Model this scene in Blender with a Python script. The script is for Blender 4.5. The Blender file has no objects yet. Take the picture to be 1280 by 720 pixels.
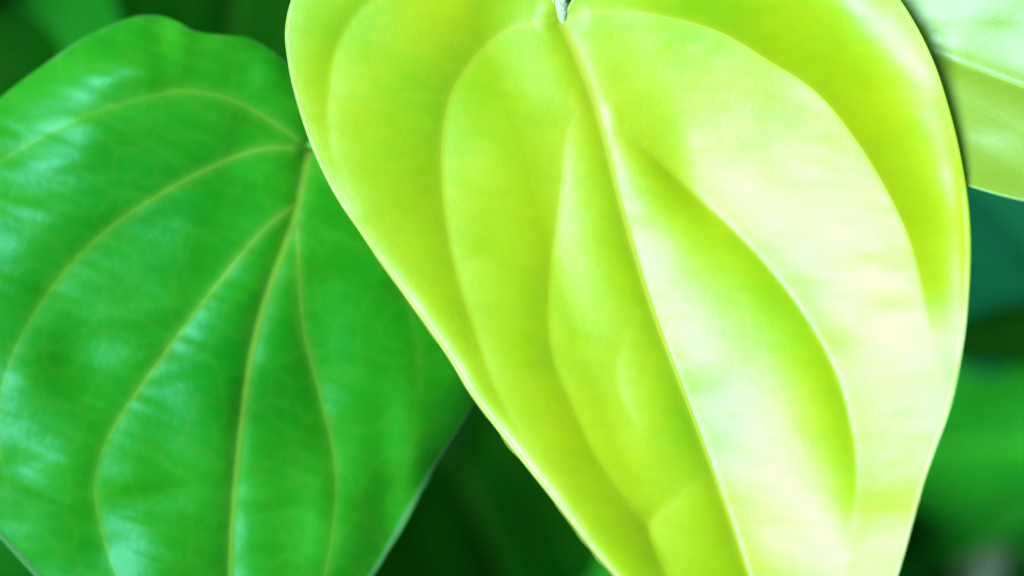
import bpy, math, random
import numpy as np
from mathutils import Matrix, Vector

# ------------------------------------------------------------------ camera, world, sun, exposure
scn = bpy.context.scene
PITCH = math.radians(35)                      # the camera looks down on the vine
LENS, W, H = 70.0, 1280.0, 720.0
KPX = 36.0 / LENS / W                         # metres per photo pixel per metre of distance
cam_d = bpy.data.cameras.new('camera')
cam_d.lens = LENS; cam_d.sensor_width = 36.0
cam_d.clip_start = 0.01; cam_d.clip_end = 200
cam = bpy.data.objects.new('camera', cam_d)
scn.collection.objects.link(cam)
cam.location = (0, 0, 0.95)
cam.rotation_euler = (math.pi/2 - PITCH, 0, 0)
scn.camera = cam
cam_d.dof.use_dof = True
cam_d.dof.focus_distance = 0.291
cam_d.dof.aperture_fstop = 7.5
cam_d.dof.aperture_blades = 0
CAMM = Matrix.Translation(cam.location) @ cam.rotation_euler.to_matrix().to_4x4()

SUN_CAM = Vector((-0.64, 0.10, 0.74)).normalized()      # towards the sun, in camera axes
SUN_W = (CAMM.to_3x3() @ SUN_CAM).normalized()
world = bpy.data.worlds.new('World'); scn.world = world; world.use_nodes = True
nt = world.node_tree
bg = nt.nodes['Background']
sky = nt.nodes.new('ShaderNodeTexSky'); sky.sky_type = 'NISHITA'; sky.sun_disc = False
sky.sun_elevation = math.asin(SUN_W.z); sky.sun_rotation = math.atan2(SUN_W.x, SUN_W.y)
sky.air_density = 0.7; sky.dust_density = 1.0
nt.links.new(sky.outputs[0], bg.inputs[0]); bg.inputs[1].default_value = 0.05
sun_d = bpy.data.lights.new('sun', 'SUN'); sun_d.energy = 5.0; sun_d.angle = math.radians(34)
sun_d.color = (1.0, 0.98, 0.95)
sun = bpy.data.objects.new('sun', sun_d); scn.collection.objects.link(sun)
sun.rotation_euler = SUN_W.to_track_quat('Z', 'Y').to_euler()
sun.location = (-2, -2, 4)
vs = scn.view_settings
vs.view_transform = 'Standard'; vs.look = 'None'; vs.gamma = 1; vs.use_curve_mapping = False
vs.exposure = 1.1
scn.render.engine = 'CYCLES'
scn.cycles.use_denoising = True

col = scn.collection
rng = np.random.default_rng(7)
random.seed(7)

# ------------------------------------------------------------------ materials
def leaf_mat(name, deep, light, vein, rough=0.38, trans=0.35, spec=0.5, bump=0.15, tcol=None, edge=None, nscale=28, net=0.06, tint=(0.46, 0.86, 1.0)):
    m = bpy.data.materials.new(name); m.use_nodes = True
    n, l = m.node_tree.nodes, m.node_tree.links
    n.clear()
    out = n.new('ShaderNodeOutputMaterial')
    pr = n.new('ShaderNodeBsdfPrincipled'); tr = n.new('ShaderNodeBsdfTranslucent')
    mx = n.new('ShaderNodeMixShader'); mx.inputs[0].default_value = trans
    tc = n.new('ShaderNodeTexCoord')
    nz = n.new('ShaderNodeTexNoise'); nz.inputs['Scale'].default_value = nscale; nz.inputs['Detail'].default_value = 5
    nz.inputs['Roughness'].default_value = 0.55
    l.new(tc.outputs['Object'], nz.inputs['Vector'])
    at = n.new('ShaderNodeAttribute'); at.attribute_name = 'tone'
    ad = n.new('ShaderNodeMath'); ad.operation = 'MULTIPLY_ADD'; ad.inputs[1].default_value = 0.7; ad.inputs[2].default_value = -0.35
    l.new(nz.outputs['Fac'], ad.inputs[0])
    a2 = n.new('ShaderNodeMath'); a2.operation = 'ADD'; a2.use_clamp = True
    l.new(ad.outputs[0], a2.inputs[0]); l.new(at.outputs['Fac'], a2.inputs[1])
    c1 = n.new('ShaderNodeMix'); c1.data_type = 'RGBA'
    c1.inputs['A'].default_value = (*deep, 1); c1.inputs['B'].default_value = (*light, 1)
    l.new(a2.outputs[0], c1.inputs['Factor'])
    av = n.new('ShaderNodeAttribute'); av.attribute_name = 'vein'
    c2 = n.new('ShaderNodeMix'); c2.data_type = 'RGBA'
    l.new(c1.outputs['Result'], c2.inputs['A']); c2.inputs['B'].default_value = (*vein, 1)
    l.new(av.outputs['Fac'], c2.inputs['Factor'])
    ae = n.new('ShaderNodeAttribute'); ae.attribute_name = 'rim'
    c3 = n.new('ShaderNodeMix'); c3.data_type = 'RGBA'
    l.new(c2.outputs['Result'], c3.inputs['A']); c3.inputs['B'].default_value = (*(edge or vein), 1)
    l.new(ae.outputs['Fac'], c3.inputs['Factor'])
    v2 = n.new('ShaderNodeTexVoronoi'); v2.feature = 'DISTANCE_TO_EDGE'; v2.inputs['Scale'].default_value = 150
    w2 = n.new('ShaderNodeTexNoise'); w2.inputs['Scale'].default_value = 90; w2.inputs['Detail'].default_value = 3
    l.new(tc.outputs['Object'], w2.inputs['Vector'])
    x2 = n.new('ShaderNodeMix'); x2.data_type = 'VECTOR'; x2.inputs['Factor'].default_value = 0.012
    l.new(tc.outputs['Object'], x2.inputs['A']); l.new(w2.outputs['Color'], x2.inputs['B']); l.new(x2.outputs['Result'], v2.inputs['Vector'])
    m2 = n.new('ShaderNodeMapRange'); m2.inputs['From Max'].default_value = 0.12; m2.inputs['To Min'].default_value = net; m2.inputs['To Max'].default_value = 0.0
    l.new(v2.outputs['Distance'], m2.inputs['Value'])
    c4 = n.new('ShaderNodeMix'); c4.data_type = 'RGBA'; c4.inputs['B'].default_value = (*vein, 1)
    l.new(c3.outputs['Result'], c4.inputs['A']); l.new(m2.outputs['Result'], c4.inputs['Factor']); c3 = c4
    v3 = n.new('ShaderNodeTexVoronoi'); v3.inputs['Scale'].default_value = 75; l.new(x2.outputs['Result'], v3.inputs['Vector'])
    sx = n.new('ShaderNodeSeparateColor'); l.new(v3.outputs['Color'], sx.inputs[0])
    g1 = n.new('ShaderNodeMapRange'); g1.inputs['From Min'].default_value = 0.86; g1.inputs['From Max'].default_value = 1.0; g1.inputs['To Max'].default_value = 0.05
    l.new(sx.outputs[0], g1.inputs['Value'])
    lt = n.new('ShaderNodeMath'); lt.operation = 'LESS_THAN'; l.new(v3.outputs['Distance'], lt.inputs[0]); l.new(g1.outputs['Result'], lt.inputs[1])
    k5 = n.new('ShaderNodeMath'); k5.operation = 'MULTIPLY'; k5.inputs[1].default_value = 0.45; l.new(lt.outputs[0], k5.inputs[0])
    c5 = n.new('ShaderNodeMix'); c5.data_type = 'RGBA'; c5.inputs['B'].default_value = (0.05, 0.06, 0.01, 1)
    l.new(c3.outputs['Result'], c5.inputs['A']); l.new(k5.outputs[0], c5.inputs['Factor']); c3 = c5
    # fine net of the smallest veins and cell texture: relief only
    vo = n.new('ShaderNodeTexVoronoi'); vo.feature = 'DISTANCE_TO_EDGE'; vo.inputs['Scale'].default_value = 420
    wn = n.new('ShaderNodeTexNoise'); wn.inputs['Scale'].default_value = 160; wn.inputs['Detail'].default_value = 3
    l.new(tc.outputs['Object'], wn.inputs['Vector'])
    mv = n.new('ShaderNodeMix'); mv.data_type = 'VECTOR'; mv.inputs['Factor'].default_value = 0.006
    l.new(tc.outputs['Object'], mv.inputs['A']); l.new(wn.outputs['Color'], mv.inputs['B'])
    l.new(mv.outputs['Result'], vo.inputs['Vector'])
    sm = n.new('ShaderNodeMapRange'); sm.inputs['From Max'].default_value = 0.25
    l.new(vo.outputs['Distance'], sm.inputs['Value'])
    hs = n.new('ShaderNodeMath'); hs.operation = 'MULTIPLY_ADD'; hs.inputs[1].default_value = 0.35
    l.new(sm.outputs['Result'], hs.inputs[0]); l.new(wn.outputs['Fac'], hs.inputs[2])
    bp = n.new('ShaderNodeBump'); bp.inputs['Strength'].default_value = bump; bp.inputs['Distance'].default_value = 0.0006
    l.new(hs.outputs[0], bp.inputs['Height'])
    l.new(c3.outputs['Result'], pr.inputs['Base Color'])
    l.new(bp.outputs['Normal'], pr.inputs['Normal'])
    pr.inputs['Roughness'].default_value = rough
    pr.inputs['Specular IOR Level'].default_value = spec
    pr.inputs['Specular Tint'].default_value = (*tint, 1)      # cool bluish sheen of the sky put into the highlight colour
    hv = n.new('ShaderNodeMix'); hv.data_type = 'RGBA'; hv.blend_type = 'MULTIPLY'; hv.inputs['Factor'].default_value = 1
    l.new(c3.outputs['Result'], hv.inputs['A']); hv.inputs['B'].default_value = (*(tcol or (1.1, 1.0, 0.35)), 1)
    l.new(hv.outputs['Result'], tr.inputs['Color'])
    l.new(pr.outputs[0], mx.inputs[1]); l.new(tr.outputs[0], mx.inputs[2]); l.new(mx.outputs[0], out.inputs['Surface'])
    return m

M_LIME = leaf_mat('lime_leaf', (0.125, 0.42, 0.0002), (0.31, 0.485, 0.0002), (0.31, 0.46, 0.03),
                  rough=0.38, trans=0.34, spec=0.64, bump=0.035, net=0.06, edge=(0.30, 0.44, 0.12))
M_GREEN = leaf_mat('green_leaf', (0.001, 0.15, 0.0015), (0.018, 0.24, 0.006), (0.10, 0.30, 0.03),
                   rough=0.36, trans=0.2, spec=0.25, tint=(0.22, 0.78, 0.95), bump=0.06, edge=(0.04, 0.18, 0.06))
M_MINT = leaf_mat('fresh_leaf', (0.11, 0.27, 0.015), (0.17, 0.32, 0.015), (0.14, 0.37, 0.03),
                  rough=0.42, trans=0.3, spec=0.75, bump=0.05)
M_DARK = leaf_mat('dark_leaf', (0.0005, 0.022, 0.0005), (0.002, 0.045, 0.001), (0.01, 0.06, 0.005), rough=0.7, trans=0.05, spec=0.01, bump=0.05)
M_TEAL = leaf_mat('sky_tinted_leaf', (0.0005, 0.05, 0.018), (0.002, 0.075, 0.03), (0.004, 0.11, 0.04), rough=0.7, trans=0.05, spec=0.08, bump=0.05)  # blue of the reflected sky is put into the dark green base colour
M_PALE = leaf_mat('greyish_leaf', (0.035, 0.10, 0.045), (0.055, 0.13, 0.06), (0.15, 0.2, 0.12), rough=0.5, trans=0.1, spec=0.3)
M_FOL = leaf_mat('far_foliage', (0.003, 0.09, 0.005), (0.010, 0.17, 0.012), (0.01, 0.06, 0.005), rough=0.7, trans=0.05, spec=0.02, bump=0.05)
M_MID = leaf_mat('mid_green_leaf', (0.001, 0.14, 0.002), (0.016, 0.28, 0.014), (0.05, 0.36, 0.03), rough=0.4, trans=0.15, spec=0.2, bump=0.05)

def plain_mat(name, c1, c2, scale, rough):
    m = bpy.data.materials.new(name); m.use_nodes = True
    n, l = m.node_tree.nodes, m.node_tree.links
    pr = n['Principled BSDF']
    nz = n.new('ShaderNodeTexNoise'); nz.inputs['Scale'].default_value = scale; nz.inputs['Detail'].default_value = 6
    tc = n.new('ShaderNodeTexCoord'); l.new(tc.outputs['Object'], nz.inputs['Vector'])
    mx = n.new('ShaderNodeMix'); mx.data_type = 'RGBA'
    mx.inputs['A'].default_value = (*c1, 1); mx.inputs['B'].default_value = (*c2, 1)
    l.new(nz.outputs['Fac'], mx.inputs['Factor']); l.new(mx.outputs['Result'], pr.inputs['Base Color'])
    bp = n.new('ShaderNodeBump'); bp.inputs['Strength'].default_value = 0.4; bp.inputs['Distance'].default_value = 0.01
    l.new(nz.outputs['Fac'], bp.inputs['Height']); l.new(bp.outputs['Normal'], pr.inputs['Normal'])
    pr.inputs['Roughness'].default_value = rough
    return m
M_STEM = plain_mat('stem', (0.05, 0.09, 0.05), (0.09, 0.14, 0.08), 120, 0.6)
M_PET = plain_mat('petiole', (0.15, 0.32, 0.17), (0.22, 0.38, 0.28), 200, 0.6)
M_SOIL = plain_mat('soil', (0.012, 0.010, 0.006), (0.035, 0.026, 0.016), 30, 0.95)

# ------------------------------------------------------------------ curve and field helpers (all in photo pixels)
def catmull(pts, step=4.0, closed=False):
    p = np.array(pts, float)
    q = np.vstack([p[-1], p, p[0], p[1]]) if closed else np.vstack([2*p[0]-p[1], p, 2*p[-1]-p[-2]])
    out = []
    for i in range(1, len(q)-2):
        a, b, c, d = q[i-1:i+3]
        n = max(2, int(np.hypot(*(c-b)) / 2))
        t = np.linspace(0, 1, n, endpoint=False)[:, None]
        out.append(0.5*((2*b) + (c-a)*t + (2*a-5*b+4*c-d)*t*t + (-a+3*b-3*c+d)*t**3))
    r = np.vstack(out + ([p[:1]] if closed else [p[-1:]]))
    s = np.concatenate([[0], np.cumsum(np.hypot(*np.diff(r, axis=0).T))])
    n = max(4, int(s[-1] / step))
    u = np.linspace(0, s[-1], n+1)
    r = np.stack([np.interp(u, s, r[:, 0]), np.interp(u, s, r[:, 1])], 1)
    return r[:-1] if closed else r

def near(P, line):
    """distance, side (+ right of travel in picture axes) and place 0..1 on the line for every point of P"""
    if len(line) > 24: line = np.vstack([line[:-1:3], line[-1:]])
    A, B = line[:-1], line[1:]
    best = np.full(len(P), 1e18); side = np.ones(len(P)); tt = np.zeros(len(P))
    n = len(A)
    for i in range(n):
        ab = B[i]-A[i]; L2 = ab @ ab + 1e-12
        ap = P - A[i]
        t = np.clip(ap @ ab / L2, 0, 1)
        dx = ap[:, 0]-t*ab[0]; dy = ap[:, 1]-t*ab[1]
        d = dx*dx+dy*dy
        m = d < best
        best[m] = d[m]; tt[m] = (i+t[m])/n
        side[m] = (ab[0]*dy[m]-ab[1]*dx[m])/(np.sqrt(L2*d[m])+1e-9)
    return np.sqrt(best), -side, tt

_G = rng.random((64, 64))
def vnoise(x, y):
    xi = np.floor(x).astype(int); yi = np.floor(y).astype(int); fx = x-xi; fy = y-yi
    fx = fx*fx*fx*(fx*(fx*6-15)+10); fy = fy*fy*fy*(fy*(fy*6-15)+10)
    g = lambda a, b: _G[a % 64, b % 64]
    return ((g(xi, yi)*(1-fx)+g(xi+1, yi)*fx)*(1-fy)+(g(xi, yi+1)*(1-fx)+g(xi+1, yi+1)*fx)*fy)-0.5
def sstep(a, b, x):
    t = np.clip((x-a)/(b-a), 0, 1); return t*t*(3-2*t)
def bump2(P, x, y, rx, ry, ang=0):
    c, s = math.cos(math.radians(ang)), math.sin(math.radians(ang))
    u = (P[:, 0]-x)*c+(P[:, 1]-y)*s; v = -(P[:, 0]-x)*s+(P[:, 1]-y)*c
    return np.exp(-(u/rx)**2-(v/ry)**2)

def tilt2(P, x, y, rx, ry, gx, gy=0):
    """a local lean of the blade: slope gx, gy (relief per pixel) around a point"""
    u, v = P[:, 0]-x, P[:, 1]-y
    return (u*gx+v*gy)*np.exp(-(u/rx)**2-(v/ry)**2)

def link_mesh(name, V, F, mat, parent, attrs=None, smooth=True):
    me = bpy.data.meshes.new(name)
    me.from_pydata(V.tolist() if hasattr(V, 'tolist') else V, [], F)
    if smooth: me.polygons.foreach_set('use_smooth', np.ones(len(me.polygons), bool))
    for k, a in (attrs or {}).items():
        at = me.attributes.new(k, 'FLOAT', 'POINT'); at.data.foreach_set('value', np.asarray(a, np.float32))
    me.materials.append(mat); me.update()
    o = bpy.data.objects.new(name, me); col.objects.link(o); o.parent = parent
    return o

class Leaf:
    """a leaf drawn in picture pixels on a surface of its own at distance D; z is its relief in pixels towards the viewer"""
    def __init__(s, name, label, cat, outline, centre, junction, midrib, veins, D, mat, zfun, tone=None, group=None,
                 N=640, M=150, thick=0.00032, margin=None, mid_w=(7, 3), petiole=None, vein_h=0.4, rim_w=0, rim_fun=None, pmat=None):
        s.D, s.mat, s.pmat = D, mat, pmat or mat
        s.out = catmull(outline, 4, True)
        s.midline = catmull(midrib, 4)
        s.veins = [dict(v, line=catmull(v['p'], 4)) for v in veins]
        s.zfun, s.tonefun = zfun, tone
        jz = s.z(np.array([junction], float))[0]
        s.base = s.point(np.array([junction], float), np.array([jz]))[0]
        root = bpy.data.objects.new(name, None); col.objects.link(root)
        root.empty_display_size = 0.01
        root.matrix_world = CAMM @ Matrix.Translation(s.base)
        root['label'] = label; root['category'] = cat
        if group: root['group'] = group
        s.root = root
        # ---- blade
        o = s.out
        ln = np.concatenate([[0], np.cumsum(np.hypot(*np.diff(np.vstack([o, o[:1]]), axis=0).T))])
        u = np.linspace(0, ln[-1], N, endpoint=False); oc = np.vstack([o, o[:1]])
        ring = np.stack([np.interp(u, ln, oc[:, 0]), np.interp(u, ln, oc[:, 1])], 1)
        c = np.array(centre, float)
        rr = np.linspace(0, 1, M+1)[1:]
        P = np.vstack([c[None]] + [c + (ring-c)*r for r in rr])
        z = s.z(P); V = s.local(P, z)
        F = [(0, 1+(i+1) % N, 1+i) for i in range(N)]
        for j in range(M-1):
            a = 1+j*N; b = a+N
            F += [(a+i, a+(i+1) % N, b+(i+1) % N, b+i) for i in range(N)]
        # picture y runs down: flip so that normals face the viewer
        F = [f[::-1] for f in F] if s.facing(V, F[N]) < 0 else F
        if s.facing(V, F[0]) < 0: F[:N] = [f[::-1] for f in F[:N]]
        blade = link_mesh('blade', V, F, mat, root, {'tone': s.tone(P), 'vein': s.veinglow(P), 'rim': np.zeros(len(P))})
        if thick: so = blade.modifiers.new('thickness', 'SOLIDIFY'); so.thickness = thick; so.offset = -1
        # ---- midrib, veins, margin
        if mid_w: s.ribbon('midrib', s.midline, mid_w[0], mid_w[1], vein_h*1.5, 1.0)
        for v in s.veins:
            if v.get('w'): s.ribbon('vein', v['line'], v['w'], v.get('w1', 2), vein_h*v.get('h', 1), v.get('c', 0.8))
        if rim_w:
            d = c-s.out; d /= np.hypot(*d.T)[:, None]
            ring2 = s.out + d*rim_w*0.7
            s.ribbon('margin', np.vstack([ring2, ring2[:1]]), rim_w, rim_w, 0.8, 1.0, attr='rim', taper=False, wfun=rim_fun)
        if petiole:
            pts = [np.array(s.point(np.array([[x, y]], float), np.array([zz+jz]))[0]) - np.array(s.base) for x, y, zz in petiole]
            s.tube('petiole', pts, 0.0013, 0.0014)
    def facing(s, V, f):
        a, b, c = [np.array(V[i]) for i in f[:3]]
        return np.cross(b-a, c-a)[2]
    def z(s, P): return s.zfun(s, P)
    def tone(s, P): return s.tonefun(s, P) if s.tonefun else 0.5+0.0*P[:, 0]
    def veinglow(s, P):
        g = np.zeros(len(P))
        for v in s.veins + [dict(line=s.midline, c=0.8, glow=9)]:
            d, _, t = near(P, v['line'])
            g = np.maximum(g, v.get('c', 0.8)*0.45*np.exp(-(d/v.get('glow', 8))**2)*(1-0.7*t))
        return g
    def point(s, P, z):
        d = s.D - z*KPX*s.D
        return np.stack([(P[:, 0]-W/2)*KPX*d, (H/2-P[:, 1])*KPX*d, -d], 1)
    def local(s, P, z): return s.point(P, z) - s.base
    def ribbon(s, name, line, w0, w1, h, c, attr='vein', taper=True, wfun=None):
        n = len(line); t = np.linspace(0, 1, n)
        tg = np.gradient(line, axis=0); tg /= np.hypot(*tg.T)[:, None]+1e-9
        nr = np.stack([-tg[:, 1], tg[:, 0]], 1)
        w = w0+(w1-w0)*t**(0.4 if name == 'midrib' else 0.7)
        if taper: w = w*np.minimum(1, (1-t)*12+0.15)
        if wfun is not None: w = w*wfun(line)*(1+0.5*vnoise(line[:, 0]/23+2, line[:, 1]/23))
        us = np.linspace(-1, 1, 9)
        V, A = [], []
        for u in us:
            P = line + nr*(w*u)[:, None]
            hh = h*np.minimum(1, w/3)
            V.append(s.local(P, s.z(P) + hh*((1-u*u)**0.8) - 0.35)); A.append(np.full(n, c*(1-u*u)**0.7)*(1-(0.45*t if taper else 0)))
        T = np.vstack([s.tone(line + nr*(w*u)[:, None]) for u in us]).ravel() if s.tonefun else np.full(n*9, .5)
        V = np.vstack(V); A = np.concatenate(A)
        F = [(k*n+i, k*n+i+1, (k+1)*n+i+1, (k+1)*n+i) for k in range(8) for i in range(n-1)]
        if s.facing(V, F[len(F)//2]) < 0: F = [f[::-1] for f in F]
        at = {'tone': T, 'vein': A if attr == 'vein' else 0*A, 'rim': A if attr == 'rim' else 0*A}
        return link_mesh(name, V, F, s.mat, s.root, at)
    def tube(s, name, pts, r0, r1):
        V, F = tube_geo(pts, r0, r1)
        n = len(V)
        return link_mesh(name, V, F, s.pmat, s.root, {'tone': np.full(n, .4), 'vein': np.full(n, .35), 'rim': np.zeros(n)})

def tube_geo(pts, r0, r1, seg=12):
    p = np.array(pts, float)
    t = np.linspace(0, 1, len(p)); q = np.linspace(0, 1, 24)
    # smooth through the points
    co = np.stack([np.interp(q, t, p[:, k]) for k in range(3)], 1)
    for _ in range(4): co[1:-1] = (co[:-2]+2*co[1:-1]+co[2:])/4
    V, F = [], []
    up = np.array([0.31, 0.17, 0.93])
    for i, c in enumerate(co):
        d = co[min(i+1, 23)]-co[max(i-1, 0)]; d /= np.linalg.norm(d)+1e-12
        a = np.cross(d, up); a /= np.linalg.norm(a); b = np.cross(d, a)
        r = r0+(r1-r0)*i/23
        for k in range(seg):
            th = 2*math.pi*k/seg; V.append(c+r*(math.cos(th)*a+math.sin(th)*b))
    for i in range(23):
        for k in range(seg):
            F.append((i*seg+k, i*seg+(k+1) % seg, (i+1)*seg+(k+1) % seg, (i+1)*seg+k))
    F.append(tuple(range(seg))[::-1]); F.append(tuple(range(23*seg, 24*seg)))
    return np.array(V), F

def valley(P, line, A, wl, wr, fade=1.0, f0=0.08, soft=4.0):
    """a crease along a vein: depth A, reaching wl pixels to the left of travel and wr to the right"""
    d, sd, t = near(P, line)
    w = wl+(wr-wl)*(0.5+0.5*sd)
    d = np.sqrt(d*d+soft*soft)-soft
    L = np.hypot(*np.diff(line, axis=0).T).sum()
    e0 = np.hypot(*(P-line[0]).T); e1 = np.hypot(*(P-line[-1]).T)
    return -A*sstep(0, f0*L, e0)*(1-fade*(1-sstep(0, .4*L, e1)))*np.exp(-d/w)

def edge_dist(P, out):
    return near(P, np.vstack([out, out[:1]]))[0]

# ------------------------------------------------------------------ 1. the young lime leaf
F_OUT = [(703, 30), (713, 2), (750, -45), (820, -88), (920, -108), (1020, -88), (1090, -42), (1132, 10), (1166, 75), (1190, 150),
         (1205, 220), (1212, 280), (1212, 345), (1205, 425), (1190, 502), (1168, 566), (1156, 600), (1142, 650), (1122, 720), (1098, 785),
         (1068, 860), (1038, 950), (1018, 1060), (990, 1015), (945, 930), (890, 860), (830, 792), (770, 722), (740, 687), (690, 622), (640, 560),
         (590, 495), (560, 446), (510, 375), (460, 305), (420, 246), (392, 190), (372, 132), (360, 80), (357, 30), (374, -22), (420, -76),
         (500, -104), (590, -94), (660, -48), (692, 0)]
F_MID = [(703, 28), (735, 105), (755, 170), (776, 255), (810, 370), (845, 465), (886, 575), (936, 720), (975, 850), (1012, 1035)]
F_V = [
    dict(p=[(737, 122), (712, 165), (702, 245), (688, 350), (691, 440), (715, 502), (745, 568), (775, 612), (830, 690), (880, 790)], A=18, wl=56, wr=150, w=7, w1=2, c=.4),
    dict(p=[(694, 24), (640, 35), (600, 65), (566, 115), (553, 180), (556, 260), (571, 340), (596, 420), (622, 490), (660, 555), (730, 640)], A=20, wl=62, wr=110, w=7, w1=2, c=.55),
    dict(p=[(690, 10), (640, -25), (560, -35), (480, -10), (430, 40), (411, 110), (416, 190), (450, 270)], A=10, wl=30, wr=70, w=4, w1=1.5, c=.4),
    dict(p=[(802, 388), (780, 428), (772, 475), (788, 520), (812, 556)], A=4, wl=30, wr=34, w=0, w1=1, c=.4, fade=.9),
    dict(p=[(884, 592), (850, 622), (812, 655), (832, 715), (870, 790)], A=10, wl=30, wr=60, w=0, w1=1.5, c=.35),
    dict(p=[(752, 148), (800, 180), (860, 235), (920, 290), (970, 345), (1012, 402), (1047, 470), (1066, 540), (1072, 600), (1064, 680), (1045, 780)], A=26, wl=42, wr=80, w=6, w1=1.5, c=.4),
    dict(p=[(712, 22), (760, 14), (830, 20), (900, 40), (960, 75), (1020, 115), (1070, 175), (1112, 245), (1140, 310), (1158, 390), (1160, 450)], A=-9, wl=90, wr=40, w=7, w1=2, c=.5),
]
def f_z(s, P):
    x, y = P[:, 0], P[:, 1]
    d, sd, t = near(P, s.midline)
    yy = np.clip((y+100)/900, 0, 1.3)
    cr = 0.03+0.63*yy; cl = 0.24+0.12*yy
    soft = np.sqrt(d*d+36)-6
    z = np.where(sd > 0, cr*900*(1-np.exp(-soft/900)), cl*170*(1-np.exp(-soft/170))) + 0.06*(y-300) + 0.00013*np.maximum(y-200, 0)**2
    z -= 3*np.exp(-soft/12)
    for v in s.veins:
        right_side = v['p'][3][0] > 760 and v['p'][0][0] > 705 and v['p'][2][0] > 830 or v['p'][0][0] in (712, 752)
        m = sstep(0, 105, d)*((sd > 0) if right_side else (sd < 0))
        z += m*valley(P, v['line'], v['A'], v['wl'], v['wr'], v.get('fade', 1), v.get('f0', .04))
    # beyond the big outer vein on the right the blade rolls back, then its edge turns up
    d2, s2, t2 = near(P, s.veins[6]['line'])
    outside = (s2 > 0) if True else s2
    e = edge_dist(P, s.out)
    right = sstep(760, 900, x)*(1-sstep(280, 470, y)); r2 = sstep(760, 900, x)*(1-sstep(260, 450, y))
    z += sstep(0, 1, s2)*-0.42*160*(1-np.exp(-d2/160))*r2
    z += right*(27+22*sstep(80, 330, y))*np.exp(-e/32) - right*0.12*(y-200)*np.exp(-(e/50)**2)
    z += -9*np.exp(-e/9)*(1-sstep(850, 950, x))*sstep(200, 420, y)
    z += -10*np.exp(-e/40)*(1-sstep(500, 700, x))
    # unevenness of the young blade
    z += 10*vnoise(x/190+3, y/150+9)+3.5*vnoise(x/80+13, y/50+2)+0.5*vnoise(x/34+5, y/15+1)
    z += tilt2(P, 1135, 470, 75, 140, .08, -.08)
    return z
def f_tone(s, P):
    d, sd, t = near(P, s.midline)
    return 0.5+0.55*vnoise(P[:, 0]/110, P[:, 1]/130)+0.16*vnoise(P[:, 0]/30, P[:, 1]/12)
young = Leaf('young_leaf', 'large glossy lime green heart-shaped young leaf with a pale midrib, overlapping the broad green leaf', 'leaf', F_OUT, (765, 330), (703, 28), F_MID, F_V,
             0.29, M_LIME, f_z, f_tone, N=760, M=190, thick=0, mid_w=(9.5, 0.8), rim_w=6.5, rim_fun=lambda q: 0.25+0.75*sstep(180, 420, q[:, 1])*(1-0.5*sstep(900, 1000, q[:, 0])),
             pmat=M_PET, petiole=[(705, 40, -15), (701, 8, -3), (697, -40, -14), (660, -190, -170), (560, -330, -260)])

# ------------------------------------------------------------------ 2. the green leaf beside it
G_OUT = [(392, 188), (402, 140), (388, 100), (362, 78), (335, 58), (310, 46), (280, 43), (245, 38), (222, 26), (195, 18), (160, 22), (105, 45), (55, 80), (0, 122),
         (-70, 190), (-120, 290), (-135, 400), (-110, 520), (-60, 610), (0, 672), (60, 735), (130, 800), (220, 880), (300, 960), (345, 880),
         (400, 810), (440, 755), (470, 715), (505, 655), (545, 585), (590, 512), (625, 420), (630, 320), (600, 230), (545, 165), (480, 140), (430, 150)]
G_MID = [(386, 190), (378, 230), (368, 275), (335, 365), (315, 440), (303, 520), (293, 620), (288, 720), (292, 830), (299, 945)]
G_V = [
    dict(p=[(384, 184), (345, 155), (295, 127), (240, 114), (190, 120), (120, 140), (50, 172), (-20, 220), (-80, 300)], A=12, wl=50, wr=60, w=8, w1=4, c=.55),
    dict(p=[(383, 186), (330, 186), (272, 205), (205, 240), (140, 283), (85, 335), (40, 398), (12, 455), (-4, 530), (10, 610)], A=12, wl=60, wr=60, w=6.5, w1=3.5, c=.7),
    dict(p=[(370, 255), (332, 285), (292, 330), (235, 402), (182, 475), (142, 535), (121, 590), (123, 645), (148, 722), (200, 810)], A=14, wl=60, wr=55, w=5.5, w1=3.5, c=.8),
    dict(p=[(371, 268), (374, 340), (381, 420), (402, 500), (419, 580), (418, 650), (404, 725), (370, 810)], A=14, wl=50, wr=55, w=4.5, w1=3.5, c=.7),
    dict(p=[(392, 195), (450, 260), (500, 350), (522, 450), (512, 560), (476, 680)], A=5, wl=45, wr=45, w=4, w1=2, c=.3),
]
def g_z(s, P):
    x, y = P[:, 0], P[:, 1]
    d, sd, t = near(P, s.midline)
    soft = np.sqrt(d*d+36)-6
    z = 0.10*soft - 0.0002*(soft**2)
    z -= 6*np.exp(-soft/16)
    for i, v in enumerate(s.veins): z += sstep(0, 100, d)*((sd < 0) if i < 3 else (sd > 0))*valley(P, v['line'], v['A'], v['wl'], v['wr'], 1, .04)
    z += -0.06*(x-250) - 0.0005*np.maximum(x-220, 0)**2 + 0.05*(y-400)
    e = edge_dist(P, s.out)
    z += -18*np.exp(-e/30) - 20*np.exp(-e/60)*(1-sstep(180, 330, x))*(1-sstep(200, 420, y))
    z += 8*np.exp(-e/10)*sstep(560, 640, y)
    for a in ((62, 592, 45, 18, 0.34), (170, 688, 45, 42, 0.29), (388, 655, 34, 70, 0.4), (20, 305, 55, 26, 0.29), (130, 442, 50, 24, 0.29), (250, 600, 40, 60, .15),
              (105, 92, 95, 36, .22, .05), (214, 36, 17, 34, .55), (325, 80, 26, 24, .4), (500, 590, 22, 80, .5), (10, 500, 40, 60, .25), (60, 150, 60, 30, .2)):
        a = list(a); a[2] *= 1.35; a[3] *= 1.35; a[4] *= .72
        z += tilt2(P, *a)
    z += 14*vnoise(x/130+23, y/110+19)+7*vnoise(x/90+33, y/34+0.1*x/34+12)+1.2*vnoise(x/60+15, (y-0.35*x)/13+11)
    return z
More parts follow.
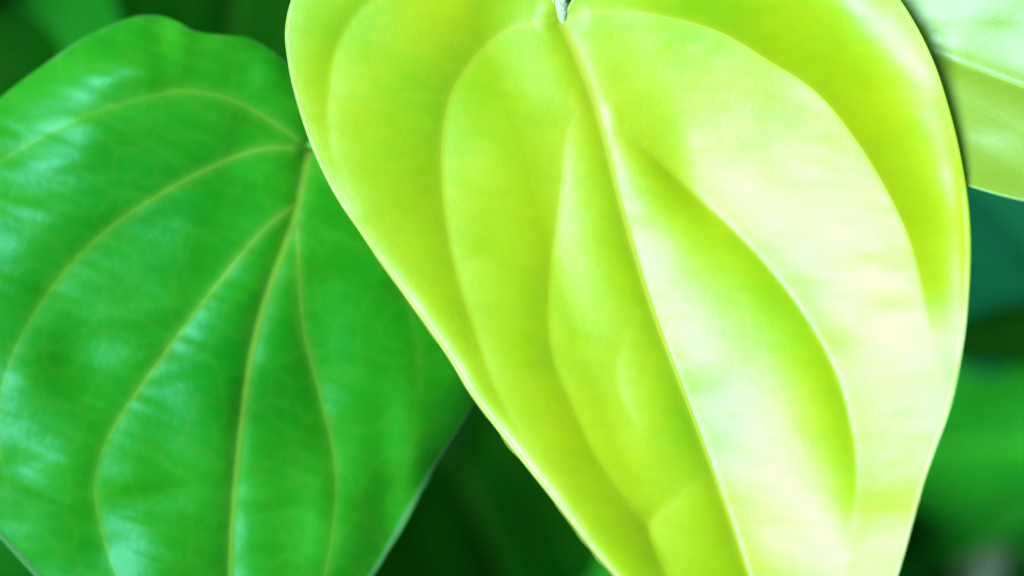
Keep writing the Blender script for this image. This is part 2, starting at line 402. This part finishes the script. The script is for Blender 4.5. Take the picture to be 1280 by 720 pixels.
def g_tone(s, P):
    return 0.5+0.45*vnoise(P[:, 0]/120+7, P[:, 1]/120+4)+0.15*vnoise(P[:, 0]/40, P[:, 1]/14)
green = Leaf('mature_leaf', 'broad dark green leaf with light branching veins, partly behind the lime leaf', 'leaf', G_OUT, (270, 420), (386, 190), G_MID, G_V,
             0.311, M_GREEN, g_z, g_tone, N=640, M=150, mid_w=(8, 4), rim_w=4.5, rim_fun=lambda q: 0.3+0.7*sstep(500, 660, q[:, 1]),
             petiole=[(388, 188, -4), (410, 150, -30), (470, 20, -90), (520, -180, -150)])

# ------------------------------------------------------------------ leaves behind, each with its own place, tilt and veins
def heart(junction, tip, wl, wr):
    """outline, centre, midrib and veins of a heart-shaped leaf from its stalk end to its tip; wl, wr are the half widths"""
    j, t = np.array(junction, float), np.array(tip, float)
    ax = t-j; L = np.hypot(*ax); ax /= L; nx = np.array([-ax[1], ax[0]])
    prof = [(0, 0), (-.05, .12), (-.10, .35), (-.10, .62), (-.03, .86), (.10, 1), (.25, .99), (.40, .88), (.55, .70), (.70, .48), (.83, .26), (.93, .10)]
    a = [j+ax*L*u+nx*wl*v for u, v in prof]
    b = [j+ax*L*u-nx*wr*v for u, v in prof[1:]]
    out = a+[t]+b[::-1]
    mid = [j+ax*L*u for u in (0, .25, .5, .75, .99)]
    vs_ = []
    for w, sg in ((wl, 1), (wr, -1)):
        for f, e in ((.36, .86), (.68, .70)):
            vs_.append(dict(p=[j+ax*L*.01+sg*nx*2, j+ax*L*.05+sg*nx*w*f*.6, j+ax*L*.22+sg*nx*w*f, j+ax*L*.42+sg*nx*w*f*.98, j+ax*L*.62+sg*nx*w*f*.70, j+ax*L*e+sg*nx*w*f*.35],
                            A=18*min(1, L/500), wl=L*.1, wr=L*.1, w=5, w1=2, c=.5))
    return out, j+ax*L*.35, mid, vs_
def back_leaf(label, junction, tip, wl, wr, D, mat, slope=(0, 0), fold=(.15, .15), name='background_leaf', curl=0, rough_z=16, mid_wd=6, vc=.35, va=.4, **kw):
    out, c, mid, ve = heart(junction, tip, wl, wr)
    for v in ve: v['c'] = vc; v['A'] *= va
    j = np.array(junction, float)
    ph = random.uniform(0, 50)
    def zf(s, P):
        d, sd, t = near(P, s.midline)
        soft = np.sqrt(d*d+36)-6
        z = np.where(sd > 0, fold[1], fold[0])*soft + slope[0]*(P[:, 0]-j[0]) + slope[1]*(P[:, 1]-j[1]) - 8*np.exp(-soft/14)
        for v in s.veins: z += valley(P, v['line'], v['A'], v['wl'], v['wr'], 1, .1)
        z += curl*(t**2)*100
        return z + rough_z*vnoise(P[:, 0]/150+ph, P[:, 1]/120+ph)+6*vnoise(P[:, 0]/70+ph, P[:, 1]/50)
    def tf(s, P): return 0.5+0.6*vnoise(P[:, 0]/130+ph, P[:, 1]/130)
    ax = np.array(junction, float)-np.array(tip, float); ax /= np.hypot(*ax)
    pet = [(j[0], j[1], -14), (j[0]+ax[0]*40, j[1]+ax[1]*40, -60), (j[0]+ax[0]*120, j[1]+ax[1]*120-30, -260)]
    return Leaf(name, label, 'leaf', out, c, junction, mid, ve, D, mat, zf, tf, N=260, M=60, mid_w=(mid_wd, 2), petiole=pet, **kw)

pale = back_leaf('fresh light green leaf with a pale shiny upper half, poking out beside the lime leaf', (1148, 59), (1740, 278), 139, 230, 0.2896, M_MINT, (.42, .3), (.04, .27), name='young_leaf', rim_w=2, rough_z=1, mid_wd=4, vc=.2, va=.22)
back_leaf('dark green leaf with reflected sky blue put into its colour, between the fresh pale leaf and the streaked green leaf', (1180, 180), (1520, 560), 200, 200, 0.62, M_TEAL)
back_leaf('mid green leaf with blurred lengthwise streaks below the sky-tinted dark leaf', (1560, 560), (980, 560), 130, 170, 0.60, M_MID, (0.12, 0.1), va=1.2)
back_leaf('narrow dark leaf added for the shaded upper half of the streaked green leaf', (1500, 400), (1060, 440), 58, 50, 0.57, M_DARK, (0, 0))  # added leaf: its dark colour stands for shade on the streaked leaf's upper half
back_leaf('dark shaded leaf under the streaked green leaf', (1400, 600), (1080, 960), 240, 220, 0.72, M_MID)
back_leaf('small pale greyish leaf, blurred, below the streaked green leaf', (1235, 660), (1205, 800), 34, 34, 0.66, M_PALE)
back_leaf('dark leaf with reflected sky blue put into its colour, showing in the gap between the lime leaf and the dark green leaf', (720, 300), (560, 640), 150, 150, 0.66, M_TEAL, (-.1, 0))
back_leaf('dark green leaf low in the gap behind the sky-tinted leaf and the lime leaf', (560, 560), (760, 1000), 230, 230, 0.62, M_DARK, (-.55, .1))
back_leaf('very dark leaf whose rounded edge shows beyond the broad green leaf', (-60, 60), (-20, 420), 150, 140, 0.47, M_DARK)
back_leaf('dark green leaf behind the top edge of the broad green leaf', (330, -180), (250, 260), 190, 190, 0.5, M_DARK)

# ------------------------------------------------------------------ the vine stem, the mass of foliage and the ground
def campt(px, py, d): return CAMM @ Vector(((px-W/2)*KPX*d, (H/2-py)*KPX*d, -d))
sp = [campt(150, 60, .80), campt(150, -30, .70), campt(170, -140, .46), campt(320, -280, .40), campt(520, -340, .36), campt(760, -380, .37), campt(1100, -420, .40)]
V, F = tube_geo([tuple(p) for p in sp], 0.008, 0.004)
st = link_mesh('vine_stem', V, F, M_STEM, None)
st['label'] = 'greyish green vine stem, out of focus, above the broad green leaf'; st['category'] = 'stem'

def foliage():
    V, F = [], []
    prof = [(0, .0), (-.06, .5), (.1, .95), (.3, 1), (.55, .72), (.8, .3), (1, 0)]
    for k in range(900):
        d = random.uniform(.62, 1.15)
        px = random.uniform(-500, 1800); py = random.uniform(-450, 1250)
        c = CAMM @ Vector(((px-640)*KPX*d, (360-py)*KPX*d, -d))
        if c.z < 0.06: c.z = 0.06+random.random()*.05
        L = random.uniform(.07, .13); w = L*.36
        n = Vector((random.gauss(-.2, .5), random.gauss(-.4, .5), 1)).normalized()
        t = n.cross(Vector((random.gauss(0, 1), random.gauss(0, 1), .1))).normalized(); b = n.cross(t)
        i0 = len(V)
        for (u, v) in prof:
            for sg in (-1, 0, 1):
                p = c+t*(u*L)+b*(sg*v*w)+n*((.25*abs(sg)*v*w)-.25*L*u*u)
                V.append(tuple(p))
        for r in range(len(prof)-1):
            for q in range(2):
                a = i0+r*3+q; F.append((a, a+1, a+4, a+3))
    return V, F
V, F = foliage()
fo = link_mesh('background_foliage', V, F, M_FOL, None, {'tone': rng.random(len(V)), 'vein': np.zeros(len(V)), 'rim': np.zeros(len(V))})
fo['label'] = 'dark mass of out-of-focus foliage deep behind all the leaves'; fo['category'] = 'foliage'; fo['kind'] = 'stuff'

gx = np.linspace(-30, 30, 121); gy = np.linspace(-30, 30, 121)
XX, YY = np.meshgrid(gx, gy)
ZZ = 0.03*vnoise(XX*1.3, YY*1.3)
V = np.stack([XX.ravel(), YY.ravel(), ZZ.ravel()], 1)
F = [(j*121+i, j*121+i+1, (j+1)*121+i+1, (j+1)*121+i) for j in range(120) for i in range(120)]
g = link_mesh('ground', V, F, M_SOIL, None); g['kind'] = 'structure'; g['label'] = 'dark soil under the vine'; g['category'] = 'ground'
